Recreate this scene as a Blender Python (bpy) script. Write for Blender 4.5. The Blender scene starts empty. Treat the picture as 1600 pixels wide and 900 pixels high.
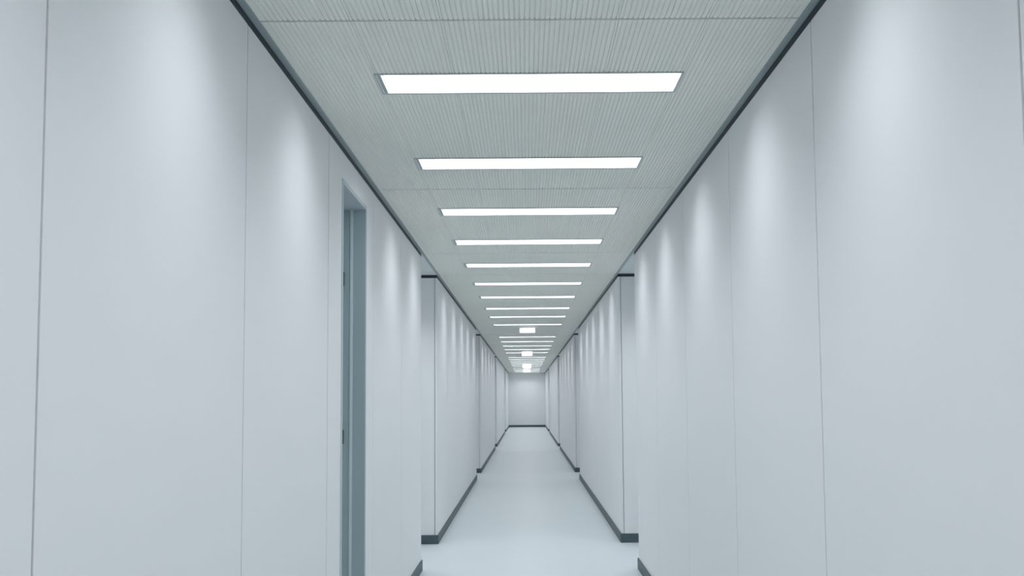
import bpy, bmesh, math
from mathutils import Matrix, Vector

C = bpy.context.scene.collection

# ------------------------------------------------------------------ layout (metres)
XL, XR = -0.871, 0.909          # the two wall faces
H = 2.614                        # ceiling height
GAP = 0.030                      # dark strip between panel tops and ceiling
Y0 = -5.0                        # wall behind the camera
YF = 43.3                        # far wall
ARM = 1.5                        # depth of the side passages
XC = (XL + XR) / 2
PT = 0.022                       # panel thickness
# (start, end, panel joints) of each wall run between the side passages
P1 = [1.60 + 1.165 * k for k in range(-5, 6)]
RUNS = [(Y0, 7.425, [Y0] + P1[:-1] + [7.425]),
        (8.76, 15.55, [8.76 + 6.79 / 6 * k for k in range(7)]),
        (16.95, 24.60, [16.95 + 7.65 / 5 * k for k in range(6)]),
        (26.00, 35.80, [26.0 + 9.8 / 6 * k for k in range(7)]),
        (37.60, YF, [37.6 + 5.7 / 4 * k for k in range(5)])]
PASS = [(7.425, 8.76), (15.55, 16.95), (24.60, 26.00), (35.80, 37.60)]
CEIL = [Y0, -1.9, 0.45, 2.81, 5.15, 7.48, 8.79, 11.33, 14.06, 15.50, 16.92,
        20.1, 23.3, 24.7, 26.0, 29.2, 32.2, 35.8, 37.6, 40.4, YF]
LIGHTS = [-3.75, -2.55, -1.30, -0.13, 1.03, 2.20, 3.39, 4.575, 5.78, 6.92, 8.14, 9.47, 10.74, 12.10,
          13.36, 14.80, 17.81, 19.30, 20.90, 22.46, 24.06, 26.8, 28.1, 29.4, 30.7, 32.0, 33.3,
          34.6, 36.7, 38.3, 39.4, 40.5, 41.6, 42.7]
LL, LW = 1.150, 0.205            # light opening, across / along the corridor
DY0, DY1, DH, DD = 4.235, 4.835, 2.43, 0.20   # doorway in the left wall


# ------------------------------------------------------------------ materials
def mat(name, col, rough=0.5, spec=0.5, metal=0.0, emit=None, mottle=0.0, mscale=3.0, bump=0.0, bscale=200.0):
    m = bpy.data.materials.new(name)
    m.use_nodes = True
    nt = m.node_tree
    b = nt.nodes['Principled BSDF']
    b.inputs['Roughness'].default_value = rough
    b.inputs['Specular IOR Level'].default_value = spec
    b.inputs['Metallic'].default_value = metal
    b.inputs['Base Color'].default_value = (*col, 1)
    if emit:
        b.inputs['Emission Color'].default_value = (*emit[0], 1)
        b.inputs['Emission Strength'].default_value = emit[1]
    tc = nt.nodes.new('ShaderNodeTexCoord')
    if mottle:
        n = nt.nodes.new('ShaderNodeTexNoise')
        n.inputs['Scale'].default_value = mscale
        n.inputs['Detail'].default_value = 3
        r = nt.nodes.new('ShaderNodeMapRange')
        r.inputs['To Min'].default_value = 1 - mottle
        r.inputs['To Max'].default_value = 1 + mottle
        v = nt.nodes.new('ShaderNodeMix')
        v.data_type = 'RGBA'
        v.blend_type = 'MULTIPLY'
        v.inputs['Factor'].default_value = 1
        v.inputs['A'].default_value = (*col, 1)
        nt.links.new(tc.outputs['Object'], n.inputs['Vector'])
        nt.links.new(n.outputs['Fac'], r.inputs['Value'])
        nt.links.new(r.outputs['Result'], v.inputs['B'])
        nt.links.new(v.outputs['Result'], b.inputs['Base Color'])
    if bump:
        n2 = nt.nodes.new('ShaderNodeTexNoise')
        n2.inputs['Scale'].default_value = bscale
        bp = nt.nodes.new('ShaderNodeBump')
        bp.inputs['Strength'].default_value = bump
        bp.inputs['Distance'].default_value = 0.001
        nt.links.new(tc.outputs['Object'], n2.inputs['Vector'])
        nt.links.new(n2.outputs['Fac'], bp.inputs['Height'])
        nt.links.new(bp.outputs['Normal'], b.inputs['Normal'])
    return m


M_WALL = mat('panel_paint', (0.735, 0.75, 0.76), 0.50, 0.35, mottle=0.012, mscale=1.3, bump=0.02)
M_CORE = mat('panel_backing', (0.13, 0.16, 0.17), 0.7, 0.2, mottle=0.02)
M_CEIL = mat('ceiling_metal', (0.785, 0.795, 0.75), 0.6, 0.3, mottle=0.02, mscale=4)
M_SOFF = mat('passage_ceiling', (0.62, 0.66, 0.66), 0.6, 0.3, mottle=0.02)
M_EDGE = mat('edge_angle', (0.31, 0.37, 0.38), 0.5, 0.4, mottle=0.03)
M_DARK = mat('dark_slate_trim', (0.022, 0.036, 0.042), 0.5, 0.4, mottle=0.05)
M_BASE = mat('slate_baseboard', (0.065, 0.098, 0.110), 0.5, 0.4, mottle=0.05)
M_FLOOR = mat('pale_vinyl', (0.57, 0.61, 0.635), 0.32, 0.5, mottle=0.02, mscale=1.6, bump=0.03, bscale=60)
M_JAMB = mat('grey_jamb_paint', (0.37, 0.45, 0.475), 0.5, 0.4, mottle=0.02)
M_BEAD = mat('jamb_bead', (0.62, 0.70, 0.72), 0.5, 0.4, mottle=0.02)
M_LINER = mat('door_liner', (0.50, 0.55, 0.58), 0.5, 0.4, mottle=0.01)
M_FRAME = mat('light_frame', (0.42, 0.46, 0.47), 0.45, 0.5, mottle=0.02)
M_TROUGH = mat('light_trough', (0.80, 0.82, 0.82), 0.4, 0.5, mottle=0.01)
M_DIFF = mat('light_diffuser', (0.85, 0.85, 0.85), 0.5, 0.3, emit=((0.97, 1.0, 1.0), 2.0))
M_STEEL = mat('hinge_steel', (0.10, 0.12, 0.13), 0.35, 0.5, 0.8, mottle=0.03)
M_SIGN = mat('sign_glow', (0.9, 0.9, 0.9), 0.5, 0.3, emit=((1.0, 0.99, 1.0), 1.5))


# ------------------------------------------------------------------ helpers
def box(bm, x0, x1, y0, y1, z0, z1, bev=0.0):
    r = bmesh.ops.create_cube(bm, size=1)
    vs = r['verts']
    for v in vs:
        v.co = Vector((x0 + (v.co.x + .5) * (x1 - x0), y0 + (v.co.y + .5) * (y1 - y0), z0 + (v.co.z + .5) * (z1 - z0)))
    if bev:
        es = list({e for v in vs for e in v.link_edges})
        bmesh.ops.bevel(bm, geom=es, offset=bev, segments=2, affect='EDGES', profile=0.5)


def prism_x(bm, pts, x0, x1):
    """extrude a (y, z) outline from x0 to x1"""
    vs = [bm.verts.new((x0, y, z)) for y, z in pts]
    f = bm.faces.new(vs)
    g = bmesh.ops.extrude_face_region(bm, geom=[f])
    for v in g['geom']:
        if isinstance(v, bmesh.types.BMVert):
            v.co.x = x1
    bmesh.ops.recalc_face_normals(bm, faces=bm.faces[:])


def obj(name, bm, m, parent=None, loc=None):
    me = bpy.data.meshes.new(name)
    bm.to_mesh(me)
    bm.free()
    me.materials.append(m)
    o = bpy.data.objects.new(name, me)
    C.objects.link(o)
    if loc is not None:
        o.location = loc
    if parent is not None:
        o.parent = parent
    return o


def empty(name, loc):
    o = bpy.data.objects.new(name, None)
    o.empty_display_size = 0.1
    C.objects.link(o)
    o.location = loc
    return o


def tag(o, label, cat, group=None, kind=None):
    o['label'] = label
    o['category'] = cat
    if group:
        o['group'] = group
    if kind:
        o['kind'] = kind
    return o


def B():
    return bmesh.new()


# ------------------------------------------------------------------ floor
bm = B()
box(bm, XL - ARM - .2, XR + ARM + .2, Y0 - .2, YF + .2, -0.12, 0.0)
tag(obj('floor', bm, M_FLOOR), 'smooth pale blue-grey vinyl floor running the length of the corridor', 'floor', kind='structure')

# ------------------------------------------------------------------ walls
SPOT = ['before the first side passage', 'between the first and second side passages',
        'between the second and third side passages', 'between the third and fourth side passages',
        'beyond the fourth side passage beside the end wall']
SIDES = [('left', XL, -1), ('right', XR, 1)]


def xs(a, b):
    return (min(a, b), max(a, b))


for side, X, s in SIDES:
    for k, (a, b, joints) in enumerate(RUNS):
        # solid backing with its two returns into the side passages
        bm = B()
        x0, x1 = xs(X + s * PT, X + s * ARM)
        has_door = side == 'left' and k == 0
        if has_door:
            xd0, xd1 = X - DD - .06, X - PT
            box(bm, x0, x1, a, DY0 - .012, 0, H)
            box(bm, x0, x1, DY1 + .012, b - .02, 0, H)
            box(bm, x0, x1, DY0 - .012, DY1 + .012, DH + .012, H)
            box(bm, x0, xd0, DY0 - .012, DY1 + .012, 0, DH + .012)
        else:
            e0 = a + (.02 if k else 0)
            e1 = b - (.02 if k < 4 else 0)
            box(bm, x0, x1, e0, e1, 0, H)
        w = obj('wall_' + side, bm, M_CORE)
        tag(w, 'white panelled %s corridor wall %s' % (side, SPOT[k]), 'wall', kind='structure')
        # corridor face panels
        top = H - GAP
        for j in range(len(joints) - 1):
            p, q = joints[j] + .0035, joints[j + 1] - .0035
            if j == 0 and k:
                p = a
            if j == len(joints) - 2 and k < 4:
                q = b
            bm = B()
            px0, px1 = xs(X, X + s * PT)
            if has_door and p < DY0 < q:
                prism_x(bm, [(p, 0), (DY0 - .012, 0), (DY0 - .012, DH + .012), (DY1 + .012, DH + .012), (DY1 + .012, 0), (q, 0), (q, top), (p, top)], px0, px1)
            else:
                box(bm, px0, px1, p, q, 0, top, .0012)
            obj('wall_panel', bm, M_WALL, w)
        # return panels facing into the passages
        for yy, d, on in ((a, 1, k > 0), (b, -1, k < 4)):
            if not on:
                continue
            bm = B()
            rx0, rx1 = xs(X + s * PT, X + s * ARM)
            ry0, ry1 = xs(yy, yy + d * .02)
            g0, g1 = xs(X + s * (PT + .0045), X + s * ARM)   # joint beside the corner
            box(bm, g0, g1, ry0, ry1, 0, top, .001)
            obj('return_panel', bm, M_WALL, w)
        # dark strip along the top of the run, wrapping its ends
        bm = B()
        tx0, tx1 = xs(X - s * .001, X + s * PT)
        box(bm, tx0, tx1, a, b, top, H)
        for yy, d, on in ((a, 1, k > 0), (b, -1, k < 4)):
            if on:
                ry0, ry1 = xs(yy, yy + d * .02)
                box(bm, rx0, rx1, ry0, ry1, top, H)
        t = obj('trim_%d' % (1 + 2 * k + (s > 0)), bm, M_DARK)
        tag(t, 'thin black strip along the top of the %s wall %s' % (side, SPOT[k]), 'trim', kind='structure')
        # baseboard, wrapping its ends
        bm = B()
        bh, bt = .086, .011
        bx0, bx1 = xs(X - s * bt, X)
        segs = [(a, DY0 - .03), (DY1 + .03, b)] if has_door else [(a, b)]
        for (u, v) in segs:
            u2 = u - (bt if (k and u == a) else 0)
            v2 = v + (bt if (k < 4 and v == b) else 0)
            box(bm, bx0, bx1, u2, v2, 0, bh, .0015)
        for yy, d, on in ((a, -1, k > 0), (b, 1, k < 4)):
            if on:
                ry0, ry1 = xs(yy, yy + d * bt)
                rr0, rr1 = xs(X, X + s * ARM)
                box(bm, rr0, rr1, ry0, ry1, 0, bh, .0015)
        bb = obj('baseboard_' + side, bm, M_BASE)
        tag(bb, 'dark slate baseboard at the foot of the %s wall %s' % (side, SPOT[k]), 'baseboard', kind='structure')
    # the end walls of the side passages
    for k, (a, b) in enumerate(PASS):
        bm = B()
        ex0, ex1 = xs(X + s * ARM, X + s * (ARM + .06))
        box(bm, ex0, ex1, a - .02, b + .02, 0, H)
        w = obj('wall_%s_passage' % side, bm, M_WALL)
        tag(w, 'white wall closing the %s arm of the %s side passage' % (side, ['first', 'second', 'third', 'fourth'][k]), 'wall', kind='structure')

# far wall and the wall behind the camera
bm = B()
box(bm, XL, XR, YF, YF + .05, 0, H)
tag(obj('wall_far', bm, M_WALL), 'plain pale end wall closing the far end of the corridor', 'wall', kind='structure')
bm = B()
box(bm, XL + .011, XR - .011, YF - .011, YF, 0, .10, .0015)
tag(obj('baseboard_far', bm, M_BASE), 'short dark baseboard across the foot of the far end wall', 'baseboard', kind='structure')
bm = B()
box(bm, XL, XR, Y0 - .05, Y0, 0, H)
tag(obj('wall_near', bm, M_WALL), 'plain white wall at the near end of the corridor', 'wall', kind='structure')

# ------------------------------------------------------------------ ceiling
bm = B()
box(bm, XL - ARM - .2, XR + ARM + .2, Y0 - .2, YF + .2, H + .09, H + .2)
ceil = obj('ceiling', bm, M_SOFF)
tag(ceil, 'ribbed grey metal ceiling above the whole corridor', 'ceiling', kind='structure')
PITCH, FLAT, DEEP = 0.0165, 0.0105, 0.004
EDGE = 0.024
XA, XB = XL + EDGE - .004, XR - EDGE + .004
hx0, hx1 = XC - LL / 2, XC + LL / 2
for j in range(len(CEIL) - 1):
    y0, y1 = CEIL[j] + .005, CEIL[j + 1] - .005
    inside = [l for l in LIGHTS if y0 < l < y1]
    bm = B()

    def quad(xa, za, xb, zb, ya, yb):
        vs = [bm.verts.new(c) for c in ((xa, ya, za), (xa, yb, za), (xb, yb, zb), (xb, ya, zb))]
        bm.faces.new(vs)

    # rib outline across the corridor, with plain margins and joints at the light ends
    brk = [XA, XA + .02, XC - LL / 2 - .004, XC - LL / 2, XC - .29, XC - .286, XC + .286, XC + .29,
           XC + LL / 2, XC + LL / 2 + .004, XB - .02, XB]
    prof = []
    for i in range(len(brk) - 1):
        u, v = brk[i], brk[i + 1]
        if v - u < .01:                       # joint between planks
            prof.append((u, 0, (u + v) / 2, .004))
            prof.append(((u + v) / 2, .004, v, 0))
        elif v - u < .03:
            prof.append((u, 0, v, 0))
        else:
            n = max(1, round((v - u) / PITCH))
            st = (v - u) / n
            fl = st * FLAT / PITCH
            for r in range(n):
                c0 = u + r * st
                prof.append((c0, 0, c0 + fl / 2, 0))
                g0, g1 = c0 + fl / 2, c0 + st - fl / 2
                prof.append((g0, 0, g0 + .0012, DEEP))
                prof.append((g0 + .0012, DEEP, g1 - .0012, DEEP))
                prof.append((g1 - .0012, DEEP, g1, 0))
                prof.append((g1, 0, c0 + st, 0))
    for (xa, za, xb, zb) in prof:
        cuts = [(l - LW / 2, l + LW / 2) for l in inside] if (xa > hx0 - 1e-4 and xb < hx1 + 1e-4) else []
        ya = y0
        for (c, d) in cuts:
            quad(xa, H + za, xb, H + zb, ya, c)
            ya = d
        quad(xa, H + za, xb, H + zb, ya, y1)
    # turned-up edges at both ends of the tray
    for yy in (y0, y1):
        vs = [bm.verts.new(c) for c in ((XA, yy, H), (XB, yy, H), (XB, yy, H + .03), (XA, yy, H + .03))]
        bm.faces.new(vs)
    bmesh.ops.remove_doubles(bm, verts=bm.verts[:], dist=1e-5)
    obj('ceiling_panel', bm, M_CEIL, ceil)
# backing just above the joints, and the flat ceilings of the side passages
for side, X, s in SIDES:
    for (a, b) in PASS:
        bm = B()
        c0, c1 = xs(X, X + s * ARM)
        box(bm, c0, c1, a, b, H, H + .03)
        obj('passage_panel', bm, M_SOFF, ceil)
    bm = B()
    c0, c1 = xs(X, X - s * EDGE)
    box(bm, c0, c1, Y0, YF, H - .005, H + .03)
    t = obj('trim_%d' % (11 + (s > 0)), bm, M_EDGE)
    tag(t, 'narrow grey metal edge strip between ceiling ribs and the %s wall' % side, 'trim', kind='structure')

# ------------------------------------------------------------------ doorway in the left wall
door = empty('door_1', (XL, (DY0 + DY1) / 2, 0))
tag(door, 'narrow recessed grey doorway in the left wall with pale frame', 'door', kind='structure')


def dobj(name, bm, m, parent=door):
    o = obj(name, bm, m)
    o.parent = parent
    o.matrix_parent_inverse = Matrix.Translation(-door.location)
    return o


xo = XL + .004                   # frame flange stands just proud of the panel
bm = B()                         # pale flange round the opening
prism_x(bm, [(DY0 - .022, 0), (DY0 - .001, 0), (DY0 - .001, DH + .001), (DY1 + .001, DH + .001), (DY1 + .001, 0), (DY1 + .022, 0), (DY1 + .022, DH + .022), (DY0 - .022, DH + .022)], XL, xo)
dobj('door_frame', bm, M_LINER)
bm = B()
box(bm, XL - DD - .05, XL, DY0 - .012, DY1 + .012, DH, DH + .011)
dobj('head_lining', bm, M_LINER)
for yy, d in ((DY0, -1), (DY1, 1)):
    bm = B()
    j0, j1 = xs(yy, yy + d * .012)
    box(bm, XL - DD - .05, XL, j0, j1, 0, DH)
    jb = dobj('jamb', bm, M_JAMB)
    jb['label'] = 'slate grey side of the doorway'
    bm = B()
    j0, j1 = xs(yy, yy - d * .003)
    box(bm, XL - .082, XL - .066, j0, j1, 0, DH, .002)
    o = obj('bead', bm, M_BEAD)
    o.parent = jb
bm = B()
box(bm, XL - DD - .045, XL - DD, DY0 + .003, DY1 - .003, .006, DH - .003, .002)
leaf = dobj('leaf', bm, M_JAMB)
for hz in (.35, 1.2, 2.05):
    bm = B()
    bmesh.ops.create_cone(bm, cap_ends=True, segments=16, radius1=.008, radius2=.008, depth=.075,
                          matrix=Matrix.Translation((XL - .118, DY1 - .012, hz)))
    box(bm, XL - .150, XL - .112, DY1 - .004, DY1, hz - .034, hz + .034)
    obj('hinge', bm, M_STEEL, leaf)
bm = B()
box(bm, XL - DD, XL - DD + .008, DY0 + .04, DY0 + .08, .98, 1.16, .002)
bmesh.ops.create_cone(bm, cap_ends=True, segments=12, radius1=.009, radius2=.009, depth=.05,
                      matrix=Matrix.Translation((XL - DD + .03, DY0 + .06, 1.08)) @ Matrix.Rotation(math.pi / 2, 4, 'Y'))
box(bm, XL - DD + .045, XL - DD + .06, DY0 + .05, DY0 + .18, 1.07, 1.09, .004)
obj('handle', bm, M_STEEL, leaf)
bm = B()
box(bm, XL - DD, XL, DY0, DY1, 0, .006)
dobj('threshold', bm, M_EDGE)

# ------------------------------------------------------------------ recessed strip lights
ORD = ['first', 'second', 'third', 'fourth', 'fifth', 'sixth', 'seventh', 'eighth', 'ninth']
POWER = 5.9
WASH = 0.30                      # the end lamps that wash the walls
LIGHT_COL = (0.93, 0.97, 1.02)
SPREAD = math.radians(125)
proto = empty('ceiling_light', (XC, LIGHTS[0], H))
bm = B()                         # slim flange round the opening
f = .007
for (x0, x1, y0, y1) in ((-LL / 2 - f, LL / 2 + f, -LW / 2 - f, -LW / 2), (-LL / 2 - f, LL / 2 + f, LW / 2, LW / 2 + f),
                         (-LL / 2 - f, -LL / 2, -LW / 2, LW / 2), (LL / 2, LL / 2 + f, -LW / 2, LW / 2)):
    box(bm, x0, x1, y0, y1, -.0035, .002)
obj('frame', bm, M_FRAME, proto)
bm = B()                         # shallow metal trough
REC = .022
for (x0, x1, y0, y1) in ((-LL / 2, LL / 2, -LW / 2, -LW / 2 + .003), (-LL / 2, LL / 2, LW / 2 - .003, LW / 2),
                         (-LL / 2, -LL / 2 + .003, -LW / 2 + .003, LW / 2 - .003), (LL / 2 - .003, LL / 2, -LW / 2 + .003, LW / 2 - .003)):
    box(bm, x0, x1, y0, y1, -.002, REC + .02)
box(bm, -LL / 2, LL / 2, -LW / 2, LW / 2, REC + .02, REC + .024)
obj('trough', bm, M_TROUGH, proto)
bm = B()                         # end cap beside the lamp
box(bm, -LL / 2 + .003, -LL / 2 + .016, -LW / 2 + .003, LW / 2 - .003, -.001, REC + .018)
obj('end_cap', bm, M_EDGE, proto)['label'] = 'grey end cap'
bm = B()
box(bm, -LL / 2 + .017, LL / 2 - .004, -LW / 2 + .004, LW / 2 - .004, REC, REC + .006, .0015)
obj('diffuser', bm, M_DIFF, proto)
ld = bpy.data.lights.new('lamp', 'AREA')
ld.shape = 'RECTANGLE'
ld.size, ld.size_y = LL - .02, LW - .02
ld.energy = POWER
ld.color = LIGHT_COL
ld.spread = SPREAD
lamp = bpy.data.objects.new('lamp', ld)
C.objects.link(lamp)
lamp.parent = proto
lamp.location = (0, 0, REC - .004)
for s in (-1, 1):
    le = bpy.data.lights.new('end_lamp', 'AREA')
    le.shape = 'RECTANGLE'
    le.size, le.size_y = .03, LW - .03
    le.energy = WASH
    le.color = LIGHT_COL
    le.spread = math.radians(90)
    e = bpy.data.objects.new('end_lamp', le)
    C.objects.link(e)
    e.parent = proto
    e.location = (s * (LL / 2 - .06), 0, .004)
    e.rotation_euler = (0, -s * math.radians(31), 0)


def copy_tree(o, parent=None):
    c = o.copy()
    C.objects.link(c)
    if parent is not None:
        c.parent = parent
    for ch in list(o.children):
        if ch.name in src:
            copy_tree(ch, c)
    return c


src = {o.name for o in bpy.data.objects}
VIS = [l for l in LIGHTS if l > 2.9]


def light_label(y):
    if y < 2.9:
        n = [l for l in LIGHTS if l < 2.9][::-1].index(y)
        return 'recessed white strip light overhead, %s one back from the first in view' % ORD[n]
    if y < 7.4:
        n = [l for l in VIS if l < 7.4].index(y)
        return ['first and largest white strip light in the ceiling, at the top of the view',
                'second white strip light in the ceiling, level with the grey doorway',
                'third white strip light in the ceiling, just past the grey doorway',
                'fourth white strip light, last before the first side passage'][n]
    if y < 8.7:
        return 'white strip light in the ceiling between the arms of the first side passage'
    if 35.8 < y < 37.6:
        return 'white strip light in the ceiling between the arms of the fourth side passage'
    for k, (a, b, _) in enumerate(RUNS[1:]):
        if a <= y <= b:
            n = [l for l in LIGHTS if a <= l <= b].index(y)
            return '%s white strip light in the ceiling after the %s side passage' % (ORD[n], ORD[k])


for i, y in enumerate(LIGHTS):
    o = proto if i == 0 else copy_tree(proto)
    o.location = (XC, y, H)
    tag(o, light_label(y), 'ceiling light', 'recessed strip lights along the ceiling')

# unseen lamps without fittings, added in the side passages to brighten the floor
for side, X, s in SIDES:
    for (a, b) in PASS:
        l2 = bpy.data.lights.new('unseen_passage_lamp', 'AREA')
        l2.shape = 'RECTANGLE'
        l2.size, l2.size_y = .9, .2
        l2.energy = POWER * 1.5
        l2.spread = math.radians(130)
        l2.color = LIGHT_COL
        o = bpy.data.objects.new('unseen_passage_lamp', l2)
        C.objects.link(o)
        o.location = (X + s * .85, (a + b) / 2, H - .01)

# ------------------------------------------------------------------ small glowing boxes under the ceiling
SIGNS = [(15.40, .27, .10, 'small glowing white box hung at the second side passage'),
         (23.30, .28, .13, 'small glowing white box hung just before the third side passage'),
         (32.0, .30, .15, 'small glowing white box hung well past the third side passage'),
         (37.4, .30, .15, 'small glowing white box hung lowest, close to the end wall')]
for (y, w, h, lab) in SIGNS:
    r = empty('illuminated_sign', (XC + .005, y, H))
    tag(r, lab, 'sign', 'glowing boxes hung under the ceiling')
    bm = B()
    box(bm, -w / 2, w / 2, -.022, .022, -h, -.012, .006)
    obj('housing', bm, M_TROUGH, r)
    for d in (-1, 1):
        bm = B()
        q0, q1 = xs(d * .0222, d * .026)
        box(bm, -w / 2 + .004, w / 2 - .004, q0, q1, -h + .004, -.016, .0015)
        obj('glowing_face', bm, M_SIGN, r)
    for hx in (-w * .3, w * .3):
        bm = B()
        box(bm, hx - .008, hx + .008, -.008, .008, -.014, .001)
        obj('bracket', bm, M_FRAME, r)

# ------------------------------------------------------------------ world, camera, colour
wd = bpy.data.worlds.new('world')
bpy.context.scene.world = wd
wd.use_nodes = True
wd.node_tree.nodes['Background'].inputs[0].default_value = (.7, .8, .85, 1)
wd.node_tree.nodes['Background'].inputs[1].default_value = .3

FPX, PX, PY = 1400.0, 826.5, 530.0
p, r, yaw = 0.06541, -0.00792, -0.00322
fw = Vector((-math.sin(yaw) * math.cos(p), math.cos(yaw) * math.cos(p), math.sin(p)))
rt = Vector((math.cos(yaw), math.sin(yaw), 0))
up = rt.cross(fw)
rt2 = math.cos(r) * rt + math.sin(r) * up
up2 = -math.sin(r) * rt + math.cos(r) * up
cd = bpy.data.cameras.new('camera')
cam = bpy.data.objects.new('camera', cd)
C.objects.link(cam)
cam.matrix_world = Matrix(((rt2.x, up2.x, -fw.x, 0), (rt2.y, up2.y, -fw.y, 0), (rt2.z, up2.z, -fw.z, 1.4), (0, 0, 0, 1)))
cd.sensor_fit = 'HORIZONTAL'
cd.sensor_width = 36
cd.lens = 36 * FPX / 1600
cd.shift_x = (800 - PX) / 1600
cd.shift_y = (PY - 450) / 1600
cd.clip_start, cd.clip_end = .05, 200
sc = bpy.context.scene
sc.camera = cam
sc.view_settings.view_transform = 'Standard'
sc.view_settings.look = 'None'
sc.view_settings.gamma = 1
sc.view_settings.use_curve_mapping = False
sc.view_settings.exposure = 0.0
sc.cycles.max_bounces = 10
sc.cycles.use_adaptive_sampling = True
sc.cycles.adaptive_threshold = 0.02
sc.cycles.diffuse_bounces = 8
sc.cycles.use_denoising = True
